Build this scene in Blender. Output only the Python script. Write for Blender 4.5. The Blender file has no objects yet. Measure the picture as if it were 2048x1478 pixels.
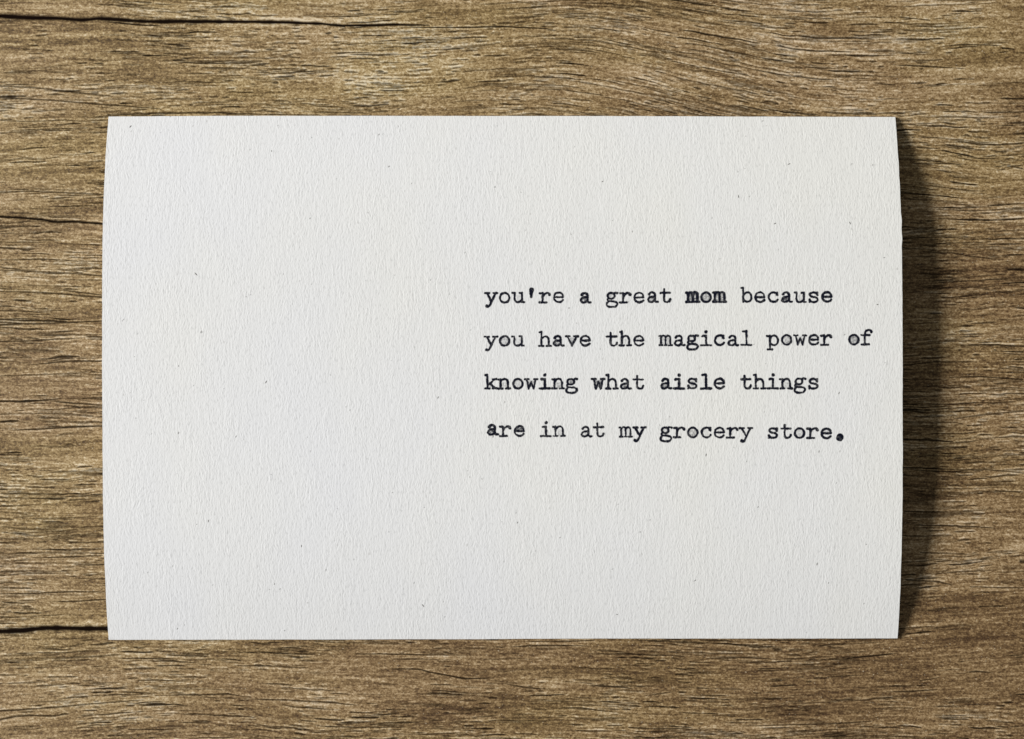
import bpy, math, random
import numpy as np
from mathutils import Vector

# ------------------------------------------------------------------ units
S = 0.097e-3                      # metres per photograph pixel at table level
LENS = 50.0
D = 2048 * S * LENS / 36.0        # camera height above the table
H = 0.0044                        # rise of the bowed card
CU, CV = 1024.0, 739.0
scene = bpy.context.scene
COL = scene.collection

# ------------------------------------------------------------------ camera
cam = bpy.data.cameras.new("camera")
cam.lens = LENS; cam.sensor_width = 36.0; cam.clip_start = 0.005; cam.clip_end = 20.0
camo = bpy.data.objects.new("camera", cam); COL.objects.link(camo)
camo.location = (0, 0, D)
scene.camera = camo

# ------------------------------------------------------------------ room light
w = bpy.data.worlds.new("World"); scene.world = w; w.use_nodes = True
w.node_tree.nodes["Background"].inputs[0].default_value = (0.985, 0.985, 0.94, 1)
w.node_tree.nodes["Background"].inputs[1].default_value = 0.135

AZ, EL, DIST = math.radians(174), math.radians(24.0), 4.0
lamp = bpy.data.lights.new("window_light", 'AREA')
lamp.shape = 'RECTANGLE'; lamp.size = 2.4; lamp.size_y = 0.95
lamp.energy = 330.0; lamp.color = (1.0, 0.985, 0.965)
lo = bpy.data.objects.new("window_light", lamp); COL.objects.link(lo)
lo.location = (DIST*math.cos(EL)*math.cos(AZ), DIST*math.cos(EL)*math.sin(AZ), DIST*math.sin(EL))
lo.rotation_euler = (-Vector(lo.location)).to_track_quat('-Z', 'Y').to_euler()

scene.view_settings.view_transform = 'Standard'
scene.view_settings.look = 'None'
scene.view_settings.exposure = 0.0
scene.view_settings.gamma = 1.0

# ------------------------------------------------------------------ noise
RT = np.random.RandomState(7).rand(512, 512).astype(np.float32)
def vnoise(x, y, seed=0):
    x = x + seed*37.71; y = y + seed*91.37
    xi = np.floor(x).astype(np.int64); yi = np.floor(y).astype(np.int64)
    fx = (x - xi).astype(np.float32); fy = (y - yi).astype(np.float32)
    fx = fx*fx*(3-2*fx); fy = fy*fy*(3-2*fy)
    a = RT[yi & 511, xi & 511]; b = RT[yi & 511, (xi+1) & 511]
    c = RT[(yi+1) & 511, xi & 511]; d = RT[(yi+1) & 511, (xi+1) & 511]
    return (a*(1-fx)+b*fx)*(1-fy) + (c*(1-fx)+d*fx)*fy
def fbm(x, y, seed=0, n=3, g=0.5):
    s = 0; a = 1; t = 0
    for k in range(n):
        s = s + a*vnoise(x*2**k, y*2**k, seed+k*5); t += a; a *= g
    return s/t
def sst(a, b, x):
    t = np.clip((x-a)/(b-a), 0, 1); return t*t*(3-2*t)

# ------------------------------------------------------------------ materials
def nt_new(name):
    m = bpy.data.materials.new(name); m.use_nodes = True
    nt = m.node_tree; nt.nodes.clear()
    return m, nt
def N(nt, t, **kw):
    n = nt.nodes.new(t)
    for k, v in kw.items():
        if k.startswith('i_'): n.inputs[int(k[2:])].default_value = v
        else: setattr(n, k, v)
    return n
def ramp(nt, stops):
    r = nt.nodes.new('ShaderNodeValToRGB'); e = r.color_ramp.elements
    while len(e) < len(stops): e.new(0.5)
    for q, (p, c) in zip(e, stops): q.position = p; q.color = (*c, 1)
    return r
def mathn(nt, op, a, b):
    n = nt.nodes.new('ShaderNodeMath'); n.operation = op
    for i, v in enumerate((a, b)):
        if isinstance(v, (int, float)): n.inputs[i].default_value = v
        else: nt.links.new(v, n.inputs[i])
    return n.outputs[0]
def mixc(nt, f, a, b, mode='MIX'):
    n = nt.nodes.new('ShaderNodeMix'); n.data_type = 'RGBA'; n.blend_type = mode
    for s, v in ((n.inputs[0], f), (n.inputs[6], a), (n.inputs[7], b)):
        if isinstance(v, (int, float)): s.default_value = v
        elif isinstance(v, tuple): s.default_value = (*v, 1)
        else: nt.links.new(v, s)
    return n.outputs[2]
def noise(nt, vec, scale, detail=2, rough=0.5):
    n = N(nt, 'ShaderNodeTexNoise'); n.inputs['Scale'].default_value = scale
    n.inputs['Detail'].default_value = detail; n.inputs['Roughness'].default_value = rough
    nt.links.new(vec, n.inputs['Vector']); return n.outputs['Fac']
def mapping(nt, vec, sc, rot=0.0, loc=(0,0,0)):
    m = N(nt, 'ShaderNodeMapping'); m.inputs['Scale'].default_value = sc
    m.inputs['Rotation'].default_value = (0, 0, rot); m.inputs['Location'].default_value = loc
    nt.links.new(vec, m.inputs['Vector']); return m.outputs[0]

def wood_material():
    m, nt = nt_new("weathered_oak")
    L = nt.links.new
    out = N(nt, 'ShaderNodeOutputMaterial'); bs = N(nt, 'ShaderNodeBsdfPrincipled')
    L(bs.outputs[0], out.inputs[0])
    geo = N(nt, 'ShaderNodeTexCoord').outputs['Object']
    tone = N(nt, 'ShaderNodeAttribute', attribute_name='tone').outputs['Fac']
    pore = N(nt, 'ShaderNodeAttribute', attribute_name='pore').outputs['Fac']
    hue = N(nt, 'ShaderNodeAttribute', attribute_name='hue').outputs['Fac']
    n1 = noise(nt, mapping(nt, geo, (900, 1500, 1)), 1.0, 3, 0.65)
    n2 = noise(nt, mapping(nt, geo, (2300, 3000, 1), 0.5), 1.0, 2, 0.75)
    n3 = noise(nt, mapping(nt, geo, (420, 3300, 1)), 1.0, 2, 0.6)
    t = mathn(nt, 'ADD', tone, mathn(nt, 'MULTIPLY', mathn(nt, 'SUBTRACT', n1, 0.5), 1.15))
    t = mathn(nt, 'ADD', t, mathn(nt, 'MULTIPLY', mathn(nt, 'SUBTRACT', n2, 0.5), 1.25))
    t = mathn(nt, 'ADD', t, mathn(nt, 'MULTIPLY', mathn(nt, 'SUBTRACT', n3, 0.5), 0.55))
    ry = ramp(nt, [(0.0, (.068,.040,.015)), (0.3, (.187,.122,.043)), (0.52, (.350,.245,.102)), (0.75, (.55,.422,.216)), (1.0, (.80,.70,.49))])
    rr = ramp(nt, [(0.0, (.062,.032,.013)), (0.3, (.168,.101,.043)), (0.52, (.306,.202,.097)), (0.75, (.49,.360,.208)), (1.0, (.74,.60,.42))])
    L(t, ry.inputs[0]); L(t, rr.inputs[0])
    col = mixc(nt, hue, ry.outputs[0], rr.outputs[0])
    # tiny glints on the wood, painted in as pale specks
    sp = noise(nt, mapping(nt, geo, (2300, 3000, 1), 0.6, (3, 1, 0)), 1.0, 1, 0.5)
    spf = ramp(nt, [(0.70, (0,0,0)), (0.77, (1,1,1))]); L(sp, spf.inputs[0])
    col = mixc(nt, mathn(nt, 'MULTIPLY', spf.outputs[0], 0.55), col, (.80, .70, .52))
    pr = ramp(nt, [(0.0, (0,0,0)), (0.55, (.52,.52,.52)), (0.92, (1,1,1))]); L(pore, pr.inputs[0])
    col = mixc(nt, pr.outputs[0], col, (.0085, .0050, .0035))
    L(col, bs.inputs['Base Color'])
    bs.inputs['Roughness'].default_value = 0.62
    L(mathn(nt, 'MULTIPLY', mathn(nt, 'SUBTRACT', 1.0, pr.outputs[0]), 0.30), bs.inputs['Specular IOR Level'])
    bp = N(nt, 'ShaderNodeBump'); bp.inputs['Strength'].default_value = 0.7
    bp.inputs['Distance'].default_value = 0.00005
    hsum = mathn(nt, 'ADD', n2, mathn(nt, 'ADD', n1, n3))
    L(hsum, bp.inputs['Height']); L(bp.outputs[0], bs.inputs['Normal'])
    return m

def paper_material():
    m, nt = nt_new("felt_paper")
    L = nt.links.new
    out = N(nt, 'ShaderNodeOutputMaterial'); bs = N(nt, 'ShaderNodeBsdfPrincipled')
    L(bs.outputs[0], out.inputs[0])
    geo = N(nt, 'ShaderNodeTexCoord').outputs['Object']
    # warp so that the fibres weave a little
    wv = N(nt, 'ShaderNodeTexNoise'); wv.inputs['Scale'].default_value = 420; wv.inputs['Detail'].default_value = 1
    L(mapping(nt, geo, (1, .6, 1)), wv.inputs['Vector'])
    vm = N(nt, 'ShaderNodeVectorMath', operation='MULTIPLY_ADD')
    L(wv.outputs['Color'], vm.inputs[0]); vm.inputs[1].default_value = (.0008, .0008, 0); L(geo, vm.inputs[2])
    v = vm.outputs[0]
    f1 = noise(nt, mapping(nt, v, (3300, 1150, 1)), 1.0, 2, 0.6)
    f2 = noise(nt, mapping(nt, v, (1500, 330, 1), 0.04), 1.0, 2, 0.5)
    f3 = noise(nt, mapping(nt, geo, (38, 26, 1)), 1.0, 2, 0.5)
    vd = N(nt, 'ShaderNodeVectorMath', operation='DISTANCE'); L(geo, vd.inputs[0]); vd.inputs[1].default_value = (.066, .036, 0)
    ag = ramp(nt, [(0.0, (1,1,1)), (0.11, (0,0,0))]); L(vd.outputs['Value'], ag.inputs[0])
    f3 = mathn(nt, 'ADD', mathn(nt, 'MULTIPLY', mathn(nt, 'SUBTRACT', f3, .35), 1.6), mathn(nt, 'MULTIPLY', ag.outputs[0], .8))
    f3 = mathn(nt, 'MINIMUM', mathn(nt, 'MAXIMUM', f3, 0.0), 1.0)
    amp = noise(nt, mapping(nt, geo, (160, 110, 1)), 1.0, 2, 0.5)
    h = mathn(nt, 'ADD', f1, mathn(nt, 'MULTIPLY', f2, 0.75))
    bp = N(nt, 'ShaderNodeBump'); bp.inputs['Strength'].default_value = 1.0
    bp.inputs['Distance'].default_value = 0.000042
    h = mathn(nt, 'MULTIPLY', h, mathn(nt, 'ADD', 0.35, mathn(nt, 'MULTIPLY', amp, 1.3)))
    L(h, bp.inputs['Height']); L(bp.outputs[0], bs.inputs['Normal'])
    base = mixc(nt, f3, (.806,.816,.834), (.826,.828,.800))
    # pores of the felt: slightly greyer hollows
    hol = ramp(nt, [(0.28, (.84,.84,.84)), (0.44, (1,1,1))]); L(f1, hol.inputs[0])
    base = mixc(nt, 1.0, base, hol.outputs[0], 'MULTIPLY')
    # sparse grey fibre flecks milled into the stock
    vo = N(nt, 'ShaderNodeTexVoronoi'); vo.inputs['Scale'].default_value = 1.0
    L(mapping(nt, v, (330, 190, 1), 0.1), vo.inputs['Vector'])
    fl = ramp(nt, [(0.035, (1,1,1)), (0.065, (0,0,0))]); L(vo.outputs['Distance'], fl.inputs[0])
    rs = N(nt, 'ShaderNodeSeparateColor'); L(vo.outputs['Color'], rs.inputs[0])
    gate = mathn(nt, 'GREATER_THAN', rs.outputs[0], 0.72)
    base = mixc(nt, mathn(nt, 'MULTIPLY', mathn(nt, 'MULTIPLY', fl.outputs[0], gate), 0.38), base, (.36,.35,.33))
    L(base, bs.inputs['Base Color'])
    bs.inputs['Roughness'].default_value = 0.9
    bs.inputs['Specular IOR Level'].default_value = 0.15
    return m

def ink_material(name, c, gain=1.0):
    m, nt = nt_new(name); L = nt.links.new
    out = N(nt, 'ShaderNodeOutputMaterial'); bs = N(nt, 'ShaderNodeBsdfPrincipled')
    tr = N(nt, 'ShaderNodeBsdfTransparent'); mx = N(nt, 'ShaderNodeMixShader')
    geo = N(nt, 'ShaderNodeTexCoord').outputs['Object']
    ink = N(nt, 'ShaderNodeAttribute', attribute_name='ink').outputs['Fac']
    n1 = noise(nt, mapping(nt, geo, (2600, 1500, 1)), 1.0, 2, 0.6)
    cr = ramp(nt, [(0.35, c), (0.70, tuple(q*1.7 for q in c))]); L(n1, cr.inputs[0])
    L(cr.outputs[0], bs.inputs['Base Color'])
    bs.inputs['Roughness'].default_value = 0.55
    bs.inputs['Specular IOR Level'].default_value = 0.12
    ft = noise(nt, mapping(nt, geo, (2700, 800, 1)), 1.0, 2, 0.6)
    gap = ramp(nt, [(0.56, (0,0,0)), (0.70, (1,1,1))]); L(ft, gap.inputs[0])
    thin = N(nt, 'ShaderNodeMath', operation='SUBTRACT', use_clamp=True)
    L(ink, thin.inputs[0]); L(mathn(nt, 'MULTIPLY', gap.outputs[0], .26), thin.inputs[1])
    L(thin.outputs[0], mx.inputs[0]); L(tr.outputs[0], mx.inputs[1]); L(bs.outputs[0], mx.inputs[2])
    L(mx.outputs[0], out.inputs[0])
    return m

WOOD = wood_material(); PAPER = paper_material()
INK = ink_material("typewriter_ink", (.0035, .0045, .012))
FLECK = ink_material("fibre_fleck", (.075, .068, .060))

def grid_mesh(name, X, Y, Z, keep=None, attrs=None, mat=None, smooth=True, extra=None):
    """X,Y,Z: 2-D arrays [rows, cols] -> mesh"""
    r, c = X.shape
    idx = np.arange(r*c).reshape(r, c)
    q = np.stack([idx[:-1,:-1], idx[1:,:-1], idx[1:,1:], idx[:-1,1:]], -1).reshape(-1, 4)
    co = np.stack([X, Y, Z], -1).reshape(-1, 3).astype(np.float32)
    if keep is not None:
        q = q[keep.reshape(-1)]
        used = np.unique(q); remap = np.zeros(r*c, np.int64); remap[used] = np.arange(len(used))
        q = remap[q]; co = co[used]
    if extra is not None:
        q = np.concatenate([q, extra[1]+len(co)]); co = np.concatenate([co, extra[0].astype(np.float32)])
    me = bpy.data.meshes.new(name)
    me.vertices.add(len(co)); me.vertices.foreach_set('co', co.ravel())
    me.loops.add(q.size); me.loops.foreach_set('vertex_index', q.ravel().astype(np.int32))
    me.polygons.add(len(q)); me.polygons.foreach_set('loop_start', (np.arange(len(q))*4).astype(np.int32))
    me.update(calc_edges=True)
    me.polygons.foreach_set('use_smooth', np.full(len(q), smooth))
    for k, a in (attrs or {}).items():
        a = a.reshape(-1)
        if keep is not None: a = a[used]
        if extra is not None: a = np.concatenate([a, np.full(len(extra[0]), float(a.mean()))])
        at = me.attributes.new(k, 'FLOAT', 'POINT'); at.data.foreach_set('value', a.astype(np.float32))
    if mat: me.materials.append(mat)
    me.update()
    return me

# ------------------------------------------------------------------ table
def axis(lo, hi, step, far, n):
    fine = np.arange(lo, hi+step, step)
    g = (np.linspace(0, 1, n+1)[1:])**2.0
    return np.concatenate([(lo - g*far)[::-1], fine, fine[-1] + g*far])
ux = axis(-70, 2118, 2.6, 1700, 34)
vy = axis(-60, 1538, 0.9, 1300, 34)
U, V = np.meshgrid(ux, vy)

def warp(u, v):
    """how far a grain line is pushed towards the bottom of the photograph at (u, v)"""
    f = 74*sst(1120, 1760, u)*(0.35+0.65*sst(-60, 170, v))*(1-sst(420, 760, v))
    f = f - 18*np.exp(-((u-1090)/210.0)**2)*sst(-40, 120, v)*(1-sst(350, 600, v))
    f = f - 26*np.exp(-((u-400)/330.0)**2)*sst(1300, 1420, v)
    f = f + 12*np.exp(-((u-1960)/75.0)**2)*np.exp(-((v-330)/90.0)**2)
    f = f + 46*(fbm(u/560, v/330, 3, 2)-0.5) + 7*(vnoise(u/150, v/60, 9)-0.5) + 2.6*(vnoise(u/30, v/14, 12)-0.5)
    return f
WF = warp(U, V)
PSI = V - WF

rng = random.Random(11)
pore = np.zeros_like(U); lit_rim = np.zeros_like(U); lite = np.zeros_like(U)
def stroke(us, vs, ws, dark=1.0, seed=0.0, rag=0.45, pale=False):
    """ragged furrow along the polyline us -> vs with half widths ws (photograph pixels)"""
    c0 = np.searchsorted(ux, us[0]); c1 = np.searchsorted(ux, us[-1])
    if c1 - c0 < 2: return
    cu = ux[c0:c1]; cv = np.interp(cu, us, vs); cw = np.interp(cu, us, ws)
    jag = vnoise(cu/9.0, cu*0+seed, 2); jag2 = vnoise(cu/23.0, cu*0+seed*1.7, 4)
    cv = cv + (jag-0.5)*1.6*rag + (jag2-0.5)*3.0*rag
    cw = np.maximum(cw*(1-rag+2*rag*vnoise(cu/13.0, cu*0+seed, 6)), 0.05)
    m = cw.max()*3.4 + 2
    r0 = np.searchsorted(vy, cv.min()-m); r1 = np.searchsorted(vy, cv.max()+m)
    if r1 - r0 < 1: return
    d = (vy[r0:r1, None]-cv[None, :])/cw[None, :]
    amp = dark*np.clip(cw/1.0, 0, 1)[None, :]
    k = np.exp(-(np.abs(d)**3)*0.7)*amp
    if pale:
        p = lite[r0:r1, c0:c1]; np.maximum(p, np.exp(-d*d)*amp, out=p); return
    R = (np.exp(-((d+2.0)/0.9)**2) + 0.6*np.exp(-((d-2.0)/0.9)**2))*amp  # raised lips, also lightened as painted highlights, stronger on the upper side
    p = pore[r0:r1, c0:c1]; np.maximum(p, k, out=p)
    q = lit_rim[r0:r1, c0:c1]; np.maximum(q, R, out=q)

def flow(u0, v0, L, w0, dark, seed, pale=False):
    n = max(5, int(L/12))
    us = np.linspace(u0-L/2, u0+L/2, n)
    vv = np.full(n, v0); base = float(warp(np.array([u0]), np.array([v0]))[0])
    vs = v0 + warp(us, vv) - base
    s = np.linspace(-1, 1, n); ws = w0*np.sqrt(np.clip(1-s*s, 0, 1))+0.05
    stroke(us, vs, ws, dark, seed, .45, pale)

# random pores, clustered
def clus(u, v):
    v = v - float(warp(np.array([u]), np.array([v]))[0])
    a = vnoise(np.array([u/150.0]), np.array([v/34.0]), 21)[0]
    b = vnoise(np.array([u/46.0]), np.array([v/90.0]), 22)[0]
    c = vnoise(np.array([u/420.0]), np.array([v/120.0]), 23)[0]
    return (0.5*a+0.3*b+0.35*c)
made = 0
while made < 9000:
    u0 = rng.uniform(-120, 2170); v0 = rng.uniform(-80, 1560)
    if 300 < u0 < 1740 and 300 < v0 < 1210: continue
    c = clus(u0, v0)
    if rng.random() > max(0.015, ((c-0.46)*3.4)): 
        continue
    kind = rng.random()
    if kind < 0.72: L = rng.uniform(10, 36); w0 = rng.uniform(0.75, 1.4); dk = rng.uniform(.25, .8)
    elif kind < 0.96: L = rng.uniform(35, 90); w0 = rng.uniform(0.9, 1.7); dk = rng.uniform(.35, .95)
    else: L = rng.uniform(90, 190); w0 = rng.uniform(0.9, 1.7); dk = rng.uniform(.4, .9)
    flow(u0, v0, L, w0, dk, rng.random()*50)
    if rng.random() < .55:
        flow(u0+rng.uniform(-12, 12), v0+rng.choice([-1, 1])*rng.uniform(3.0, 5.0), L*rng.uniform(.6, 1.1), rng.uniform(1.0, 1.9), rng.uniform(.3, 1), rng.random()*50, True)
    made += 1
# stacks of short rays, dark and pale by turns
stacks = [(465,140,26,75,-.2),(560,150,30,85,.15),(600,110,22,60,.1),(690,140,28,80,.2),(740,190,26,60,-.5),(820,160,30,60,-.8),(930,110,26,60,-.9),(1010,200,34,40,.2),
          (1060,150,30,50,-.5),(1560,150,30,60,.05),(1590,135,22,50,.1),(1520,200,28,50,0),(1480,175,24,60,.1),(1400,185,34,50,.2),(1320,160,34,55,.2),(75,75,20,45,0),(190,160,30,40,.1),
          (1890,560,40,60,.1),(1960,880,50,70,0),(1930,1040,50,70,.1),(1960,760,50,60,.1),(120,560,50,40,0),(150,1110,30,50,0),(1300,1300,60,35,.1),(1240,1400,50,30,.1),(640,1395,70,25,.1),(1950,1150,50,40,.1)]
for i in range(70):                              # long furrows of the curved figure, upper right
    u0 = rng.uniform(1040, 1900); v0 = rng.uniform(-10, 230)
    L = rng.uniform(70, 300)*(1 if u0 < 1650 else .6)
    flow(u0, v0, L, rng.uniform(.9, 1.7), rng.uniform(.4, .95), rng.random()*50)
    flow(u0+rng.uniform(-30, 30), v0-4, L*.8, rng.uniform(1.1, 2), rng.uniform(.3, .9), rng.random()*50, True)
for i in range(60):
    u0 = rng.choice([rng.uniform(1830, 2070), rng.uniform(-40, 190), rng.uniform(0, 2048)]); v0 = rng.uniform(250, 1230) if (u0 < 200 or u0 > 1830) else rng.uniform(1290, 1480)
    flow(u0, v0, rng.uniform(50, 190), rng.uniform(.9, 1.7), rng.uniform(.5, 1), rng.random()*50)
for i in range(34):
    su, sv = rng.uniform(-60, 2100), rng.choice([rng.uniform(-20, 230), rng.uniform(1285, 1500), rng.uniform(-20, 1500)])
    stacks.append((su, sv, rng.uniform(16, 40), rng.uniform(25, 70), rng.uniform(-.5, .5)))
for (su, sv, sw, sh, lean) in stacks:
    y = -sh
    while y < sh:
        amp = (1-(y/sh)**2)
        for _ in range(2):
            uu0 = su + lean*y + rng.gauss(0, sw*.45); L = rng.uniform(14, 44)*(.5+.5*amp)
            flow(uu0, sv+y, L, rng.uniform(1.0, 1.8), rng.uniform(.3, .85), rng.random()*50)
            flow(uu0+rng.uniform(-6, 6), sv+y-3.6, L, rng.uniform(1.2, 2.0), rng.uniform(.4, 1), rng.random()*50, True)
        y += rng.uniform(6, 11)

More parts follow.
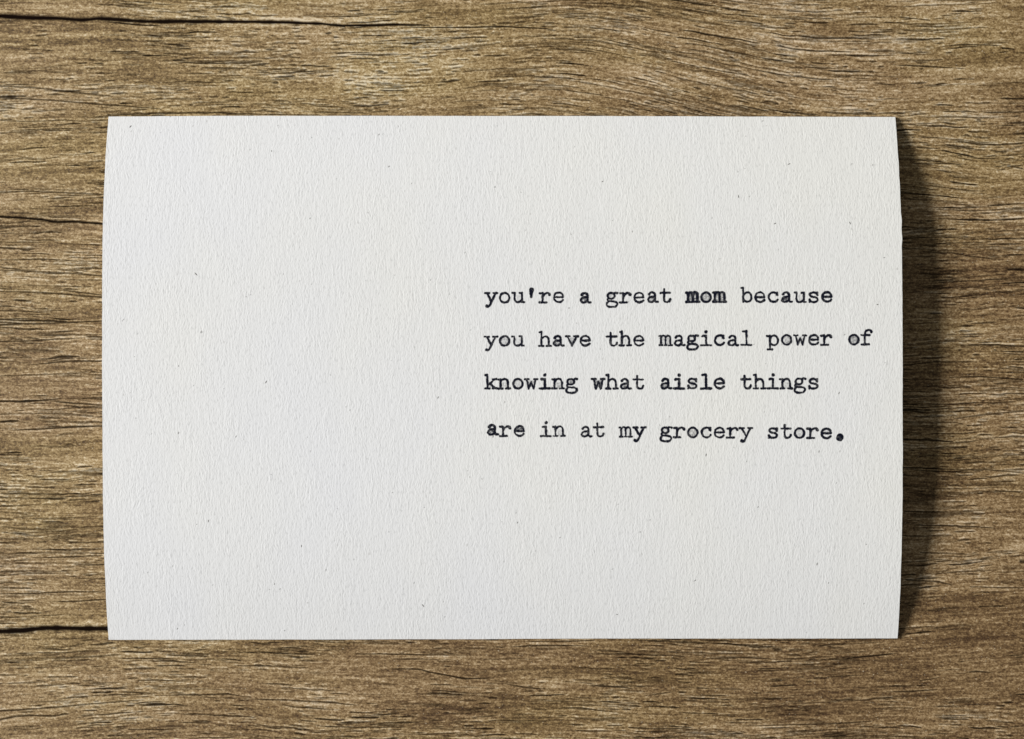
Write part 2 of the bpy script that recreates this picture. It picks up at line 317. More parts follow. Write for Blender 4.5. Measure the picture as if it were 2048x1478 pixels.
# the cracks and long furrows that can be picked out
def crack(pts, wid, dark=1.0, rag=0.25):
    p = np.array(pts, float); wv = np.interp(np.linspace(0, 1, len(p)), np.linspace(0, 1, len(wid)), wid)
    uu = np.linspace(p[0,0], p[-1,0], max(8, int((p[-1,0]-p[0,0])/10)))
    stroke(uu, np.interp(uu, p[:,0], p[:,1]), np.interp(uu, p[:,0], wv), dark, p[0,1]*0.13, rag)
for pts, wid, dk in [
    ([(-400,22),(-60,30),(0,32),(60,35),(120,36.5),(160,40),(200,37),(250,40),(290,43),(350,42.5),(450,43),(560,44),(640,47),(690,52)], [5,5,4.6,4.4,4,4.2,4,3.4,2.6], 1),
    ([(660,50),(720,51),(780,49),(860,50)], [1,3,3.2,2.4,1], 1),
    ([(820,54),(900,55),(960,54),(1010,53),(1080,56),(1130,62)], [1,1.8,2.4,1.5,.4], 1),
    ([(960,54),(950,60),(962,62)][::2], [2,1], 1),
    ([(205,43),(240,46),(300,51),(335,52)], [.6,2.2,1.8,.5], 1),
    ([(-300,425),(0,433),(60,437),(85,439),(110,444),(150,443),(207,448),(330,455)], [2,2.8,3,3,2.6,1], .93),
    ([(-300,1275),(0,1263),(40,1262),(90,1256),(150,1257),(218,1258),(420,1262)], [3.6,5.4,6.4,6.4,6,2], 1),
    ([(-200,168),(0,172),(70,175),(130,182),(180,188),(240,194)], [1.5,2.4,1.8,2.6,2.2,.5], .8),
    ([(-200,190),(0,195),(100,200),(170,206),(250,212),(325,218)], [1,2,1.6,2.2,1], .85),
    ([(215,229),(290,227),(340,226),(430,225),(500,228),(640,230)], [1,1.8,2.4,1.6,1.4,1], .9),
    ([(0,241),(60,243),(130,240),(205,246)], [1.4,1.8,1.4,1], .7),
    ([(350,163),(400,164),(440,165)], [.6,1.6,.6], .85), ([(325,146),(400,147),(475,147)], [.5,1.5,.5], .8),
    ([(0,385),(60,382),(140,386),(207,389)], [1,1.6,1.5,1.6], .85),
    ([(0,540),(60,543),(140,546),(207,552)], [1,1.7,1.9,1.2], .85),
    ([(0,520),(90,518),(165,522)], [1,1.6,.5], .9),
    ([(0,583),(90,585),(207,595)], [1.2,1.6,2.0], .85), ([(90,577),(150,583),(207,591)], [.6,1.6,1.6], .8),
    ([(30,624),(100,622),(160,620)], [.6,1.4,.5], .8), ([(0,640),(40,637),(80,638)], [2.2,2.0,.8], .9),
    ([(0,650),(40,648),(100,647),(160,644),(207,642)], [2.4,2,1.5,1.6,1.2], .9),
    ([(100,664),(130,663),(155,661)], [.8,2.2,.6], .9), ([(0,683),(60,682),(120,678),(165,677)], [1.8,2,1.6,.6], .9),
    ([(55,730),(100,726),(140,722),(207,722)], [.6,1.8,2.2,1.6], .9), ([(95,718),(125,713),(160,713)], [1,3.8,.8], .85),
    ([(105,722),(135,716),(150,718)], [1,3.2,.8], .7),
    ([(0,752),(70,750),(140,747),(207,745)], [1,1.8,1.5,1], .75),
    ([(-60,801),(0,802),(50,804),(90,800),(135,796)], [2,2.4,2.2,1.7,.6], .95), ([(165,797),(207,795)], [1.6,1.8], .85),
    ([(70,822),(120,818),(207,812)], [.6,1.5,1], .8), ([(25,860),(90,858),(140,854),(207,852)], [.8,1.9,2.4,1.6], .95),
    ([(110,873),(130,868),(150,866)], [1,2.8,.8], .6), ([(120,895),(140,888),(155,893)], [.8,2.6,.8], .6),
    ([(0,1013),(40,1011),(90,1009)], [1.8,1.5,.4], .8), ([(140,1000),(170,998)], [1.5,1.5], .8),
    ([(70,1037),(140,1036),(208,1033)], [1,1.6,1], .7), ([(130,1083),(170,1086),(208,1084)], [.8,2.2,1.4], .75),
    ([(120,1099),(170,1100),(208,1098)], [.8,2.6,1.6], .65), ([(70,1116),(130,1114),(208,1111)], [.7,1.8,1], .9),
    ([(150,1130),(180,1130),(209,1129)], [1,1.8,1.2], .85), ([(0,1149),(90,1147),(165,1148)], [1,1.4,.5], .8),
    ([(0,1188),(60,1187),(130,1184),(213,1184)], [1,1.7,1.6,1.2], .9), ([(100,1204),(150,1203),(214,1199)], [.6,2,1.3], .85),
    ([(0,1237),(90,1231),(160,1229)], [.8,1.4,.5], .75),
    ([(0,1422),(60,1419),(120,1414),(160,1410),(220,1405),(290,1400)], [1.8,2,1.8,2.2,1.8,1], .85),
    ([(0,1440),(30,1433),(60,1431),(110,1432),(142,1427)], [2.4,2.6,2,2.2,.5], .85),
    ([(118,1430),(130,1428),(142,1428)], [1,2.6,.6], .9), ([(245,1384),(300,1386)], [1.6,1], .9),
    ([(320,1391),(400,1390),(460,1388),(490,1394)], [.8,1.8,2,.8], .9), ([(240,1402),(300,1412),(340,1410)], [.8,1.8,.8], .8),
    ([(475,1397),(560,1400),(640,1404),(720,1411)], [.8,2,1.8,1], .85), ([(560,1411),(620,1416),(680,1420)], [.6,1.8,.8], .85),
    ([(255,1459),(300,1459),(360,1460)], [1,1.8,.7], .9), ([(410,1475),(440,1476),(470,1475)], [1,1.8,.7], .85),
    ([(555,1296),(580,1296),(610,1298)], [.8,1.8,.8], .95), ([(595,1303),(608,1303),(618,1303)], [.8,3,.8], .8),
    ([(590,1322),(620,1322),(650,1323)], [.7,1.5,.7], .85), ([(630,1283),(700,1287)], [1.5,1], .85),
    ([(710,1308),(760,1308),(860,1310),(950,1311)], [1,1.6,1.4,.6], .9),
    ([(785,1338),(837,1338),(862,1345),(900,1352),(930,1358),(990,1356)], [1,1.9,1.5,1.8,2.2,1], .95),
    ([(1010,1368),(1050,1375),(1105,1379)], [.7,1.8,.7], .85), ([(1020,1294),(1080,1291),(1180,1292)], [.7,2,1], .9),
    ([(955,1280),(980,1280),(1000,1280)], [.8,1.8,.8], .8), ([(1165,1308),(1250,1308),(1340,1311)], [.8,2,1], .9),
    ([(1050,1283),(1120,1283),(1190,1281)], [.8,1.9,1.3], .8), ([(1180,1300),(1220,1302),(1262,1307)], [.8,2.3,1], .75),
    ([(1060,1391),(1100,1391),(1135,1389)], [.8,1.9,.6], 1), ([(1105,1416),(1160,1416),(1230,1425)], [.7,1.9,.8], .95),
    ([(1075,1402),(1120,1402),(1160,1404)], [.7,1.5,.7], .85), ([(1285,1404),(1300,1403),(1328,1406)], [.8,2,.6], .95),
    ([(1290,1392),(1320,1388),(1350,1384)], [.7,1.5,.7], .8), ([(890,1427),(930,1427),(960,1425)], [.7,1.7,.7], .7),
    ([(955,1433),(975,1433),(1000,1431)], [.7,2,.7], .8), ([(740,1450),(790,1449)], [1.8,1], .8), ([(700,1425),(750,1426)], [1.8,1], .85),
    ([(1335,1467),(1370,1466),(1400,1462)], [.7,1.8,1], .85), ([(1030,1468),(1060,1468),(1085,1470)], [.8,2.4,.8], .7),
    ([(1505,1280),(1560,1280),(1640,1281)], [.8,2,.8], .95),
    ([(1683,1320),(1700,1317),(1745,1312),(1799,1306)], [.8,2.2,2.6,.7], 1), ([(1615,1319),(1700,1320),(1740,1322)], [.6,1.7,.6], .85),
    ([(1420,1313),(1480,1315),(1560,1319)], [.7,1.7,.8], .9), ([(1380,1324),(1420,1325)], [1.5,1.3], .8),
    ([(1545,1297),(1558,1299),(1567,1299)], [.8,3,.6], .8), ([(1655,1292),(1670,1296),(1690,1296)], [1,2.8,1], .8),
    ([(1350,1337),(1370,1339),(1400,1342)], [1,1.7,.7], .9), ([(1519,1340),(1540,1342),(1560,1341)], [.8,1.8,.7], .85),
    ([(1543,1359),(1565,1358)], [1.8,1.5], .85), ([(1350,1349),(1390,1351)], [1.7,1], .9), ([(1370,1400),(1395,1400)], [1.5,1.5], .7),
    ([(1775,1384),(1830,1383),(1877,1379)], [.8,2.2,.7], .9), ([(1395,1376),(1420,1377)], [1.8,1], .9),
    ([(1630,1358),(1680,1353),(1735,1350)], [.7,1.5,.6], .8), ([(1840,1362),(1880,1355)], [1.3,1], .8),
    ([(1932,1345),(1955,1343),(1985,1345)], [.8,2.2,.8], .9), ([(1960,1213),(2010,1212)], [1.6,1.6], .9),
    ([(1555,1416),(1600,1411),(1620,1406)], [.8,1.4,.7], .7), ([(1490,1452),(1620,1449),(1700,1446),(1745,1443)], [.7,1.7,1.9,.8], .85),
    ([(1555,1475),(1600,1469),(1650,1467)], [.8,2,.8], .75), ([(1350,1466),(1400,1463)], [1.6,.8], .75),
    ([(1930,1462),(1990,1458),(2048,1452)], [.6,1.3,1], .55),
    ([(1905,22),(1925,22),(1948,23)], [1,2.3,.8], 1), ([(1895,91),(1930,89),(2003,90)], [.7,2.2,.7], .9),
    ([(1968,89),(1990,91),(2000,91)], [.8,2.2,1], .9), ([(2003,96),(2030,98)], [2.2,1], 1),
    ([(1790,130),(1840,132),(1930,137)], [.7,2,.9], .9), ([(1910,158),(1950,158)], [1.5,1], .95), ([(2010,197),(2060,198)], [1.8,2], 1),
    ([(1965,168),(2048,164)], [.8,1.2], .7), ([(1860,284),(1950,285),(2012,284)], [.7,1.4,.7], .8), ([(1990,304),(2030,302)], [1.8,.6], .9),
    ([(1835,326),(1900,327),(1925,329)], [.8,1.8,1], .85), ([(1985,323),(2048,338)], [.7,2.2], .85),
    ([(1800,34),(1860,40),(1830,38)][:2], [1.3,1.3], .9), ([(1700,62),(1760,66)], [1.8,.8], .8),
    ([(1610,134),(1690,138),(1665,134)][:2], [1.5,1], .85), ([(1865,415),(1915,416),(1985,414)], [.8,2,.8], .8),
    ([(1840,506),(1900,505),(1950,514),(2010,520)], [.8,1.7,1.8,.8], .85), ([(1920,570),(1970,578),(2040,592)], [.8,1.7,1], .75),
    ([(1920,661),(1965,663)], [1.6,.7], .95), ([(1985,702),(2048,704)], [.8,1.7], .95), ([(2010,731),(2048,736)], [1,2.4], .95),
    ([(1900,755),(1960,753),(2048,759)], [1,1.8,1.6], .9), ([(1808,879),(1860,880),(1908,884)], [2,2.2,1.2], 1),
    ([(1850,809),(1920,808)], [1.2,.8], .8), ([(1910,838),(1950,832),(2048,822)], [1,1.8,1.6], .85), ([(1800,912),(1900,912),(1985,912)], [.8,1.6,.7], .8),
    ([(1800,938),(1900,944),(1960,938),(2048,946)], [.9,1.8,1.6,1.2], .85), ([(1990,982),(2048,984)], [1.8,1.4], .9),
    ([(1808,1023),(1880,1024),(1900,1024)], [1.4,1.8,.8], .9), ([(1830,1050),(1920,1052),(1990,1056)], [1,1.8,1], .9),
    ([(1840,1105),(1930,1108)], [1.5,1.2], .8), ([(1810,1160),(1880,1164),(1905,1170)], [1.4,2,1], .85),
    ([(1940,1174),(2048,1176)], [1.2,1.6], .85), ([(2040,1123),(2060,1124)], [3,3], .8),
    ]:
    crack(pts, [q*(1 if max(wid) > 2.9 else .84) for q in wid], dk*(1 if max(wid) > 2.9 else .92))

# tone: wood colour (pale scoured streaks, darker bands) with painted furrow highlights; height: furrows and ridges
st1 = fbm(U/150, PSI/6.5, 31, 3, .6); st2 = fbm(U/52, PSI/3.2, 36, 2, .6); st3 = fbm(U/330, PSI/26, 41, 3, .55)
ring = fbm(U/90, PSI/14, 47, 2); patch = fbm(U/210, V/95, 52, 3)
pale = sst(.60, .80, fbm(U/95, PSI/9.0, 57, 2))*sst(.42, .62, patch)
tone = 0.460 + 0.35*(st1-.5) + 0.36*(st2-.5) + 0.30*(st3-.5) + 0.16*(ring-.5) + 0.26*(patch-.5)
tone = tone + 0.12*pale + 0.26*lit_rim*sst(.3, .6, patch+.1) + 0.24*lite  # light catching furrow rims and ridges is painted into the tone
falloff_tone = 0.55*sst(1200, 2000, U)*sst(150, 700, V) + 0.45*sst(900, 1350, V)*sst(100, 900, U) - 0.5*sst(600, 0, V)*sst(1500, 300, U)  # window falloff painted in with the wood's own browning towards right and bottom
tone = tone - 0.12*falloff_tone
hue = np.clip(0.72 + 0.40*falloff_tone + 1.1*(fbm(U/260, V/120, 63, 3)-.5) + .5*(st3-.5), 0, 1)
dust = sst(.62, .80, fbm(U/75, PSI/5.0, 71, 2))*sst(.50, .68, fbm(U/140, V/60, 74, 2))
pore2 = np.clip(np.maximum(pore, 0.58*dust), 0, 1)
hgt = -0.00014*pore + 0.00003*lit_rim + 0.00003*lite + 0.000035*(st1-.5) + 0.00003*(st2-.5)
keep = ~((U > 290) & (U < 1700) & (V > 330) & (V < 1170))[:-1, :-1]
pu, pv = np.meshgrid(np.linspace(280, 1712, 21), np.linspace(322, 1178, 13))
pidx = np.arange(21*13).reshape(13, 21)
patch_q = np.stack([pidx[:-1,:-1], pidx[1:,:-1], pidx[1:,1:], pidx[:-1,1:]], -1).reshape(-1, 4)
patch_v = np.stack([(pu-CU)*S, -(pv-CV)*S, np.full(pu.shape, -.0003)], -1).reshape(-1, 3)
Z = hgt - 0.00003
X = (U-CU)*S; Y = -(V-CV)*S
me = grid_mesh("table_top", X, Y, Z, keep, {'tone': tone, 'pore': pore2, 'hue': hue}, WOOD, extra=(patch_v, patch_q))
table = bpy.data.objects.new("table_top", me); COL.objects.link(table)
table['kind'] = 'structure'
table['label'] = 'weathered brown oak table top with horizontal grain and long dark cracks'
# the board's underside and edges
x0, x1, y0, y1 = X.min(), X.max(), Y.min(), Y.max()
vs = [(x0,y0,-.0004),(x1,y0,-.0004),(x1,y1,-.0004),(x0,y1,-.0004),(x0,y0,-.022),(x1,y0,-.022),(x1,y1,-.022),(x0,y1,-.022)]
fs = [(0,1,5,4),(1,2,6,5),(2,3,7,6),(3,0,4,7),(7,6,5,4)]
bm_ = bpy.data.meshes.new("board_edge"); bm_.from_pydata(vs, [], fs); bm_.materials.append(WOOD)
for k, val in (('tone', .35), ('pore', 0.0), ('hue', .6)):
    a = bm_.attributes.new(k, 'FLOAT', 'POINT'); a.data.foreach_set('value', [val]*8)
be = bpy.data.objects.new("board_edge", bm_); COL.objects.link(be); be.parent = table

# ------------------------------------------------------------------ card
PT = np.array([0, .05, .12, .20, .30, .42, .55, .66, .76, .84, .91, .96, 1.0])
PH = np.array([0, .32, .66, .885, .975, 1., .985, .94, .84, .68, .45, .215, 0])
def rise(t):                                   # smooth profile of the bow, 0..1 down the sheet
    tt = np.asarray(t, float); k = 0
    for o, wgt in ((-.03, .2), (-.015, .25), (0, .1), (.015, .25), (.03, .2)):
        k = k + wgt*np.interp(np.clip(tt+o, 0, 1), PT, PH)
    e = np.minimum(tt, 1-tt)
    return np.where(e < .03, np.interp(tt, PT, PH), k)
TH = 0.00040
V0, V1 = 232.0, 1278.0
def card_z(v): return H*rise((v-V0)/(V1-V0)) + TH
def on_card(u, v):                             # photograph measurement -> point on the bowed sheet
    z = card_z(v); k = (D-z)/D
    return (u-CU)*S*k, -(v-CV)*S*k, z
nu, nv = 200, 170
cu = np.linspace(0, 1, nu); cv = np.linspace(0, 1, nv)
A, B = np.meshgrid(cu, cv)
Vc = V0 + (V1-V0)*B
# the cut edges are not quite straight
def wob(t, s, a): return a*.6*(vnoise(t*9, t*0, s)-.5) + a*.6*(vnoise(t*75, t*0, s+3)-.5)
Lft = 218.5 + wob(cv, 81, .8); Rgt = 1789.5 + 4.5*cv + wob(cv, 82, 1.5) 
Rgt += np.interp(cv, [0,.185,.20,.215,.235,.25,1], [0,0,1.6,.3,1.3,0,0])
Zt = card_z(Vc)
Uc = Lft[:, None]*(1-A) + Rgt[:, None]*A
Xc = (Uc-CU)*S
Yc = -(Vc-CV)*S*(D-Zt)/D
top_w = 1.2*np.interp(cu, [0, .15, .6, 1], [1.0, -.4, .1, 1.4]) + wob(cu, 84, .7)
bot_w = 1.2*np.interp(cu, [0, .3, .6, 1], [1.2, .9, -.6, -1.0]) + wob(cu, 86, .7)
Yc = Yc - (top_w[None, :]*sst(.03, 0, B) + bot_w[None, :]*sst(.97, 1, B))*S
def card_mesh():
    r, c = Xc.shape
    n = r*c
    top = np.stack([Xc, Yc, Zt], -1).reshape(-1, 3)
    bot = np.stack([Xc, Yc, Zt-TH+0.00002], -1).reshape(-1, 3)
    idx = np.arange(n).reshape(r, c)
    q1 = np.stack([idx[:-1,:-1], idx[1:,:-1], idx[1:,1:], idx[:-1,1:]], -1).reshape(-1, 4)
    q2 = q1[:, ::-1] + n
    def wall(line): 
        a = line[:-1]; b = line[1:]
        return np.stack([a, b, b+n, a+n], -1)
    qs = [q1, q2, wall(idx[0, ::1]), wall(idx[-1, ::-1]), wall(idx[::-1, 0]), wall(idx[:, -1])]
    q = np.concatenate(qs)
    m = bpy.data.meshes.new("greeting_card")
    m.from_pydata(np.concatenate([top, bot]).tolist(), [], q.tolist())
    sm = np.zeros(len(q), bool); sm[:len(q1)*2] = True
    m.polygons.foreach_set('use_smooth', sm)
    se = m.attributes.new('sharp_edge', 'BOOLEAN', 'EDGE')
    bound = set(np.concatenate([idx[0], idx[-1], idx[:, 0], idx[:, -1]]).tolist())
    fl = [False]*len(m.edges)
    ec = np.zeros(len(m.edges)*2, np.int32); m.edges.foreach_get('vertices', ec); ec = ec.reshape(-1, 2)
    bmask = np.zeros(2*n, bool); bl = np.array(list(bound)); bmask[bl] = True; bmask[bl+n] = True
    both = bmask[ec[:, 0]] & bmask[ec[:, 1]] & ((ec[:, 0] < n) == (ec[:, 1] < n))
    se.data.foreach_set('value', both)
    m.materials.append(PAPER); m.update()
    return m
card = bpy.data.objects.new("greeting_card", card_mesh()); COL.objects.link(card)
card['label'] = 'blank white textured paper card with four typewritten lines, bowed up on the wooden table'
card['category'] = 'greeting card'

# ------------------------------------------------------------------ typed letters
def cr_spline(pts, closed=False, n=7):
    p = np.array(pts, float)
    if len(p) < 3: return p
    q = np.vstack([p[-2] if closed else 2*p[0]-p[1], p, p[1] if closed else 2*p[-1]-p[-2]])
    out = []
    for i in range(1, len(q)-2):
        for t in np.linspace(0, 1, n, endpoint=False):
            a, b, c, d = q[i-1], q[i], q[i+1], q[i+2]
            out.append(0.5*((2*b)+(-a+c)*t+(2*a-5*b+4*c-d)*t*t+(-a+3*b-3*c+d)*t**3))
    out.append(q[-2]); return np.array(out)
def C(*p): return ('c', p)
def O(*p): return ('o', p)
def P(*p): return ('p', p)
def dot(x, y, r): return ('d', (x, y, r))
STEMASC = [P((-11,28.3),(-7.3,29.2),(-7.3,1.7))]
ARCH = [C((-7.3,14),(-4,18.7),(1.2,20.6),(5.8,18.6),(7.4,13),(7.5,7),(7.5,1.7))]
FEET = [P((-11.6,1.6),(-3.4,1.6)), P((3.6,1.6),(11.6,1.6))]
BOWL = [C((-6.3,14.5),(-2.5,19.3),(2.8,20.6),(7.8,17.8),(9.8,11.3),(7.8,4.7),(2.8,1.8),(-2.5,2.9),(-6.3,7))]
VSER = [P((-12.3,20.3),(-4.2,20.3)), P((4.4,20.3),(12.3,20.3))]
G = {
 'a': [C((-6.8,16.6),(-5,19.4),(-.6,20.7),(3.4,19.2),(4.9,15.5),(4.9,9),(5.2,4),(7.2,1.8),(10.8,2.0)), dot(-6.6,17,2.1),
       C((4.9,12),(-.8,11.7),(-6,10.1),(-8.5,6.3),(-7,2.9),(-3,1.6),(1.2,2.5),(4.9,6))],
 'b': [P((-10.4,29.3),(-6.6,30.2),(-6.3,1.7))]+BOWL,
 'c': [C((8,15.4),(5.6,19.3),(.4,20.7),(-6,18.3),(-8.9,11.2),(-6,4.2),(.4,1.7),(5.8,2.9),(9,6.4)), P((8,20.2),(8.2,15)), dot(7.2,16.4,2.1)],
 'e': [P((-8.6,11.4),(9,11.4)), C((9,11.4),(7.8,17.2),(3.6,20.3),(-.6,20.6),(-6.2,18.2),(-9,11.4),(-6.8,4.8),(-.6,1.7),(5,2.5),(9,5.6))],
 'f': [C((-4.6,1.7),(-4.6,12),(-4.6,23.5),(-2.4,28.6),(2.8,30.3),(7.6,29.2),(9,26.3)), dot(8.6,27,2), P((-11,20.2),(4.6,20.2)), P((-11.4,1.6),(3.8,1.6))],
 'g': [O((-1.6,20.3),(-6.6,18.8),(-8.3,14.6),(-6.6,10.6),(-1.6,9),(3.4,10.6),(5,14.6),(3.4,18.8)), C((3.6,18),(6.5,20.6),(11.2,20.3)), dot(10.6,20,1.9),
       C((-6.4,10),(-9,7),(-6.2,4.2),(3.6,3.4),(9.4,1.2),(10.3,-3),(6,-6.6),(-1,-7.4),(-8,-6.4),(-10.6,-3),(-9,1.5),(-6.2,4.2))],
 'h': STEMASC+ARCH+FEET,
 'i': [dot(.3,28.4,2.7), P((-6.8,19.9),(.2,20.3),(.3,1.7)), P((-10,1.6),(10,1.6))],
 'k': STEMASC+[P((-11.8,1.6),(-3.4,1.6)), P((6.8,19.5),(-6.4,8)), P((2.6,20.1),(10.4,20.1)), P((-2,11.8),(7.2,2)), P((3.6,1.6),(11.6,1.6))],
 'l': [P((-7,28.7),(.2,29.4),(.3,1.7)), P((-10,1.6),(10.2,1.6))],
 'm': [P((-12.4,20),(-9.4,20.3),(-9.4,1.7)), C((-9.4,16),(-7,19.8),(-4,20.6),(-.8,19),(-.2,15),(-.2,9),(-.2,2)), C((-.2,16),(2.2,19.8),(5.2,20.6),(8.2,19),(9.2,15),(9.2,9),(9.2,1.7)),
       P((-12.4,1.6),(-6.2,1.6)), P((-2,1.8),(2.2,1.8)), P((6.2,1.6),(12.4,1.6))],
 'n': [P((-11.5,19.8),(-7.3,20.3),(-7.3,1.7))]+ARCH+FEET,
 'o': [O((0,20.7),(-6.6,18),(-9.3,11.2),(-6.6,4.4),(0,1.7),(6.6,4.4),(9.3,11.2),(6.6,18))],
 'p': [P((-11.5,19.8),(-6.3,20.3),(-6.3,-7)), P((-11,-7),(-1.8,-7))]+BOWL,
 'r': [P((-11,19.8),(-5,20.3),(-5,1.7)), P((-11,1.6),(2.4,1.6)), C((-5,12.5),(-1.6,18),(3.6,20.6),(7.8,19.8),(9.4,16.6)), dot(8.6,17.6,2.3)],
 's': [C((7.4,16.4),(4.6,19.5),(0,20.7),(-5.2,19.6),(-7.2,16.3),(-5,13),(0,11.6),(5.6,10),(8,6.4),(5.8,2.8),(0,1.6),(-5,2.6),(-7.8,6)), P((7.6,20.6),(7.8,15.4)), P((-8,1.6),(-8,7))],
 't': [C((-3.2,27.2),(-3.2,18),(-3.2,7.5),(-1.6,3),(2.8,1.6),(7.2,3.2),(9.2,7.4)), P((-10.2,20),(8,20))],
 'u': [C((-7.4,20.3),(-7.4,13),(-7.2,6.4),(-4.6,2.6),(-.8,1.7),(4,3.2),(7.4,7)), P((-11.5,20),(-7.4,20.3)), P((3,20),(7.4,20.3),(7.4,1.8),(11.6,1.6))],
 'v': [P((-8.8,20),(0,1.5)), P((0,1.5),(8.8,20))]+VSER,
 'w': [P((-8.8,20),(-4.9,1.6)), P((-4.9,1.6),(0,15.4)), P((0,15.4),(4.9,1.6)), P((4.9,1.6),(8.8,20)), P((-12.4,20.3),(-5.4,20.3)), P((5.4,20.3),(12.4,20.3))],
 'y': [P((-8.6,20),(.6,3)), C((9,20),(4.5,11.5),(.4,3.2),(-2.8,-3.6),(-6.4,-6.8),(-9.6,-6)), dot(-8.8,-5.6,2.5)]+VSER,
 "'": [('t', (.2, 26.2, 4.1, -.6, 12.4, 1.7))],
 '.': [dot(.6, 3.4, 6.9)],
}
COUNTER = {'a': [(-1.6,6.7,5.6,3.8)], 'o': [(0,11.2,8,8.6)], 'e': [(0,15.8,7,3.8)], 'g': [(-1.6,14.6,5.4,4.6)], 'm': [(0,10.5,9.8,8.5)],
           'u': [(0,10,6,7)], 'n': [(0,8,6,7)], 'b': [(1.8,11,6.5,7.5)], 'p': [(1.8,11,6.5,7.5)], 'v': [(0,13,5,6)], 'w': [(0,12,8,7)], 'c': [(0,11,6,7)],
           'h': [(0,8,6,7)], 's': [(0,11,6,6)], 'i': [(0,10,3,6)], 'k': [(-2,7,4,4)]}
def seg_dist(X, Y, pts):
    d = np.full(X.shape, 1e9)
    for (ax, ay), (bx, by) in zip(pts[:-1], pts[1:]):
        vx, vy_ = bx-ax, by-ay; L2 = vx*vx+vy_*vy_+1e-9
        t = np.clip(((X-ax)*vx+(Y-ay)*vy_)/L2, 0, 1)
        d = np.minimum(d, np.hypot(X-ax-t*vx, Y-ay-t*vy_))
    return d
GX, GY = np.meshgrid(np.arange(-17, 17.01, .5), np.arange(-12, 35.01, .5))
CACHE = {}
def sdf(ch):
    if ch in CACHE: return CACHE[ch]
    d = np.full(GX.shape, 1e9)
    for kind, p in G[ch]:
        if kind == 'd': e = np.hypot(GX-p[0], GY-p[1]) - p[2] + 1.55
        elif kind == 't':
            x0_, y0_, r0_, x1_, y1_, r1_ = p
            vx, vv = x1_-x0_, y1_-y0_; t = np.clip(((GX-x0_)*vx+(GY-y0_)*vv)/(vx*vx+vv*vv), 0, 1)
            e = np.hypot(GX-x0_-t*vx, GY-y0_-t*vv) - (r0_+(r1_-r0_)*t) + 1.55
        else:
            q = np.array(p, float) if kind == 'p' else cr_spline(list(p)+([p[0]] if kind == 'o' else []), kind == 'o')
            e = seg_dist(GX, GY, q)
        d = np.minimum(d, e)
    CACHE[ch] = d
    return d
def letter_field(ch, seed, weight, fill):
    d = sdf(ch)
    wv = 1.0*(vnoise(GX/4.2, GY/4.2, seed)-.5) + .8*(vnoise(GX/1.6, GY/1.6, seed+1)-.5)
    r = 2.2*weight + .8*(vnoise(GX/9, GY/9, seed+2)-.5)
    ink = sst(.65, -.65, d - r + wv)
    ink = ink*(0.78+0.22*sst(.2, .55, vnoise(GX/2.6, GY/3.4, seed+4)))
    halo = .16*sst(4.2, 0, d)*sst(.35, .75, vnoise(GX/2.6, GY/2.6, seed+6))
    ink = np.maximum(ink, halo)
    if fill > 0:
        for (cx, cy, rx, ry) in COUNTER.get(ch, []):
            e = np.hypot((GX-cx)/rx, (GY-cy)/ry)
            f = .85*fill*sst(1.15, .8, e)*(.1+1.1*vnoise(GX/2.6, GY/2.6, seed+8))
            ink = np.maximum(ink, np.clip(f, 0, .95))
    return np.clip(ink, 0, 1)

LINES = [("you're a great mom because", 982.4, 26.85, 606.3, 605.4, {7:.95, 0:.25, 2:.15, 8:0, 9:.3, 12:.5, 15:.75, 16:.42, 17:.55, 22:.95, 23:.2, 19:.05, 20:.1}),
         ("you have the magical power of", 982.4, 26.85, 693.4, 690.6, {1:.3, 2:.15, 5:.75, 6:.35, 13:.3, 15:.15, 18:.25, 22:.4, 23:.2, 27:.5}),
         ("knowing what aisle things", 982.0, 26.85, 778.8, 778.2, {0:.3, 1:.25, 2:.2, 3:.3, 6:.6, 8:.5, 10:.65, 13:.55, 15:.3, 22:.25, 21:.3, 5:.3}),
         ("are in at my grocery store.", 984.8, 26.7, 873.0, 878.0, {0:.9, 1:.2, 2:.75, 5:.2, 7:.2, 10:.1, 13:.15, 15:.4, 23:.2, 25:.2})]
WEIGHT = {(2,8):1.12, (2,9):1.05, (2,10):1.1, (2,11):1.08, (3,10):.86, (1,13):.86, (3,5):.95, (0,16):1.12, (0,15):1.25, (0,17):1.15, (0,7):1.15, (0,22):1.1, (1,23):.95, (2,4):1.15, (2,6):1.0, (2,13):1.15, (2,14):1.2, (2,16):1.2, (2,17):1.2, (3,0):1.1, (1,11):.95, (1,2):.95}
lr = random.Random(5)
k = 0
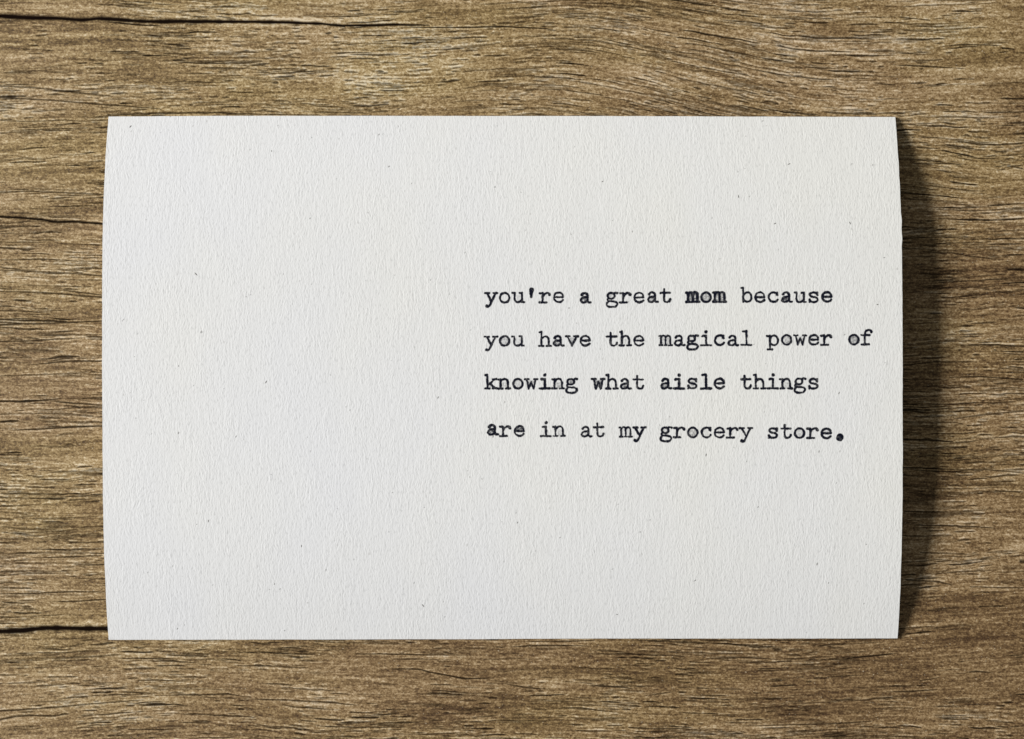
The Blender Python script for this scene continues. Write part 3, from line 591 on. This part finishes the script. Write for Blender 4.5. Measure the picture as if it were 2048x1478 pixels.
for li, (txt, xs, pitch, b0, b1, fills) in enumerate(LINES):
    for ci, ch in enumerate(txt):
        if ch == ' ': continue
        k += 1
        u = xs + ci*pitch + lr.uniform(-.35, .35); v = b0 + (b1-b0)*ci/len(txt) + lr.uniform(-.5, .5)
        if ch == '.': u += .2; v = 878.2; 
        if (li, ci) in ((3, 0),): v -= 2.6
        ink = letter_field(ch, 100+k*11, WEIGHT.get((li, ci), lr.uniform(.98, 1.1)), fills.get(ci, lr.choice([0, 0, .1])))
        if (li, ci) in ((0, 15), (0, 17), (0, 16)):              # struck twice, a hair apart
            sh = np.roll(letter_field(ch, 777+k, 1.0, 0), {15: 3, 17: 2, 16: 1}[ci], axis=1)
            ink = np.maximum(ink, sh*.8)
        rot = math.radians(lr.uniform(-.8, .8))
        PU = u + GX*math.cos(rot) - GY*math.sin(rot); PV = v - (GX*math.sin(rot) + GY*math.cos(rot))
        x, y, z = on_card(PU, PV)
        kp = np.maximum.reduce([ink[:-1,:-1], ink[1:,:-1], ink[1:,1:], ink[:-1,1:]]) > .02
        ox, oy, oz = [float(q) for q in on_card(np.array(u), np.array(v))]
        # rows of the field run upwards, so flip them to keep the faces looking up
        me = grid_mesh("letter", (x-ox)[::-1], (y-oy)[::-1], (z-oz+0.000012)[::-1], kp[::-1], {'ink': ink[::-1]}, INK)
        o = bpy.data.objects.new("letter", me); COL.objects.link(o)
        o.parent = card; o.location = (ox, oy, oz)
        nm = {"'": 'apostrophe', '.': 'full stop'}.get(ch, 'lowercase letter ' + ch)
        o['label'] = 'typed black ' + nm
        if ch in "'.": o.name = {"'": 'apostrophe', '.': 'full_stop'}[ch]

# ------------------------------------------------------------------ fibre flecks in the paper
FL = [(261,253,4.5,50,1.0),(543,302,3,100,.6),(392,548,5.5,-50,.9),(402,664,4,75,.7),(246,640,5,50,.5),(357,732,2.5,80,.6),(357,866,3.5,70,.7),(472,873,3.5,60,.55),
      (417,1042,4,80,.8),(532,764,4.5,60,.9),(876,795,4,60,.8),(603,1092,3.5,85,.8),(846,1211,5,-55,.9),(1234,1229,3,0,.6),(758,269,2.6,60,.7),(778,333,3,50,.8),(990,374,3,0,.6),
      (1205,363,3,30,.8),(1578,328,4.5,25,.75),(1477,393,5,-75,.8),(1550,447,3.2,30,1.),(1700,446,4.2,-70,1.),(1634,1128,4.5,80,.85),(1390,1161,4,35,.7),(1657,1166,3,80,.6),
      (1525,242,3,20,.6),(1412,910,4.5,75,.9),(1035,1045,3.5,70,.7),(1755,609,3,10,.9),(1768,515,3.5,0,.6),(1678,786,3.5,60,.7),(986,873,3.5,75,.9),(1138,616,2.6,10,.8),
      (560,1178,3,40,.5),(355,1258,4,60,.7),(569,1262,3.5,60,.6),(652,1140,4,80,.5),(549,1168,3,70,.6),(1638,903,4,80,.7),(1516,1014,3,40,.6),(700,820,3,20,.4),(930,505,3,70,.45),
      (620,437,3.5,60,.55),(341,233,3,40,.4),(1120,1075,3,40,.45),(1300,1040,3,70,.4),(785,985,3,30,.45),(1745,330,3,60,.4),(1728,1207,3,60,.5),(1265,463,3,75,.5)]
for i in range(150): FL.append((lr.uniform(235, 1780), lr.uniform(250, 1265), lr.uniform(1.6, 3.4), lr.uniform(30, 110), lr.uniform(.15, .45)))
fx, fy = np.meshgrid(np.linspace(-1.6, 1.6, 9), np.linspace(-1.6, 1.6, 9))
Vs = []; Fs = []; At = []
for (u, v, L, ang, dk) in FL:
    a = math.radians(ang); n0 = len(Vs)
    px = fx*L*.62; py = fy*.95 + .12*px*px/max(L, 1)*(1 if int(u) % 2 else -1)*.5
    x, y, z = on_card(u + px*math.cos(a)-py*math.sin(a), v - (px*math.sin(a)+py*math.cos(a)))
    al = dk*.78*sst(1.5, .5, np.hypot(fx, fy))
    Vs += np.stack([x, y, z+.00001], -1).reshape(-1, 3).tolist(); At += al.reshape(-1).tolist()
    for r in range(8):
        for c in range(8):
            q = n0+r*9+c; Fs.append((q, q+1, q+10, q+9))
fm = bpy.data.meshes.new("paper_flecks"); fm.from_pydata(Vs, [], Fs); fm.materials.append(FLECK)
a = fm.attributes.new('ink', 'FLOAT', 'POINT'); a.data.foreach_set('value', At)
fo = bpy.data.objects.new("paper_flecks", fm); COL.objects.link(fo); fo.parent = card; fo['kind'] = 'stuff'
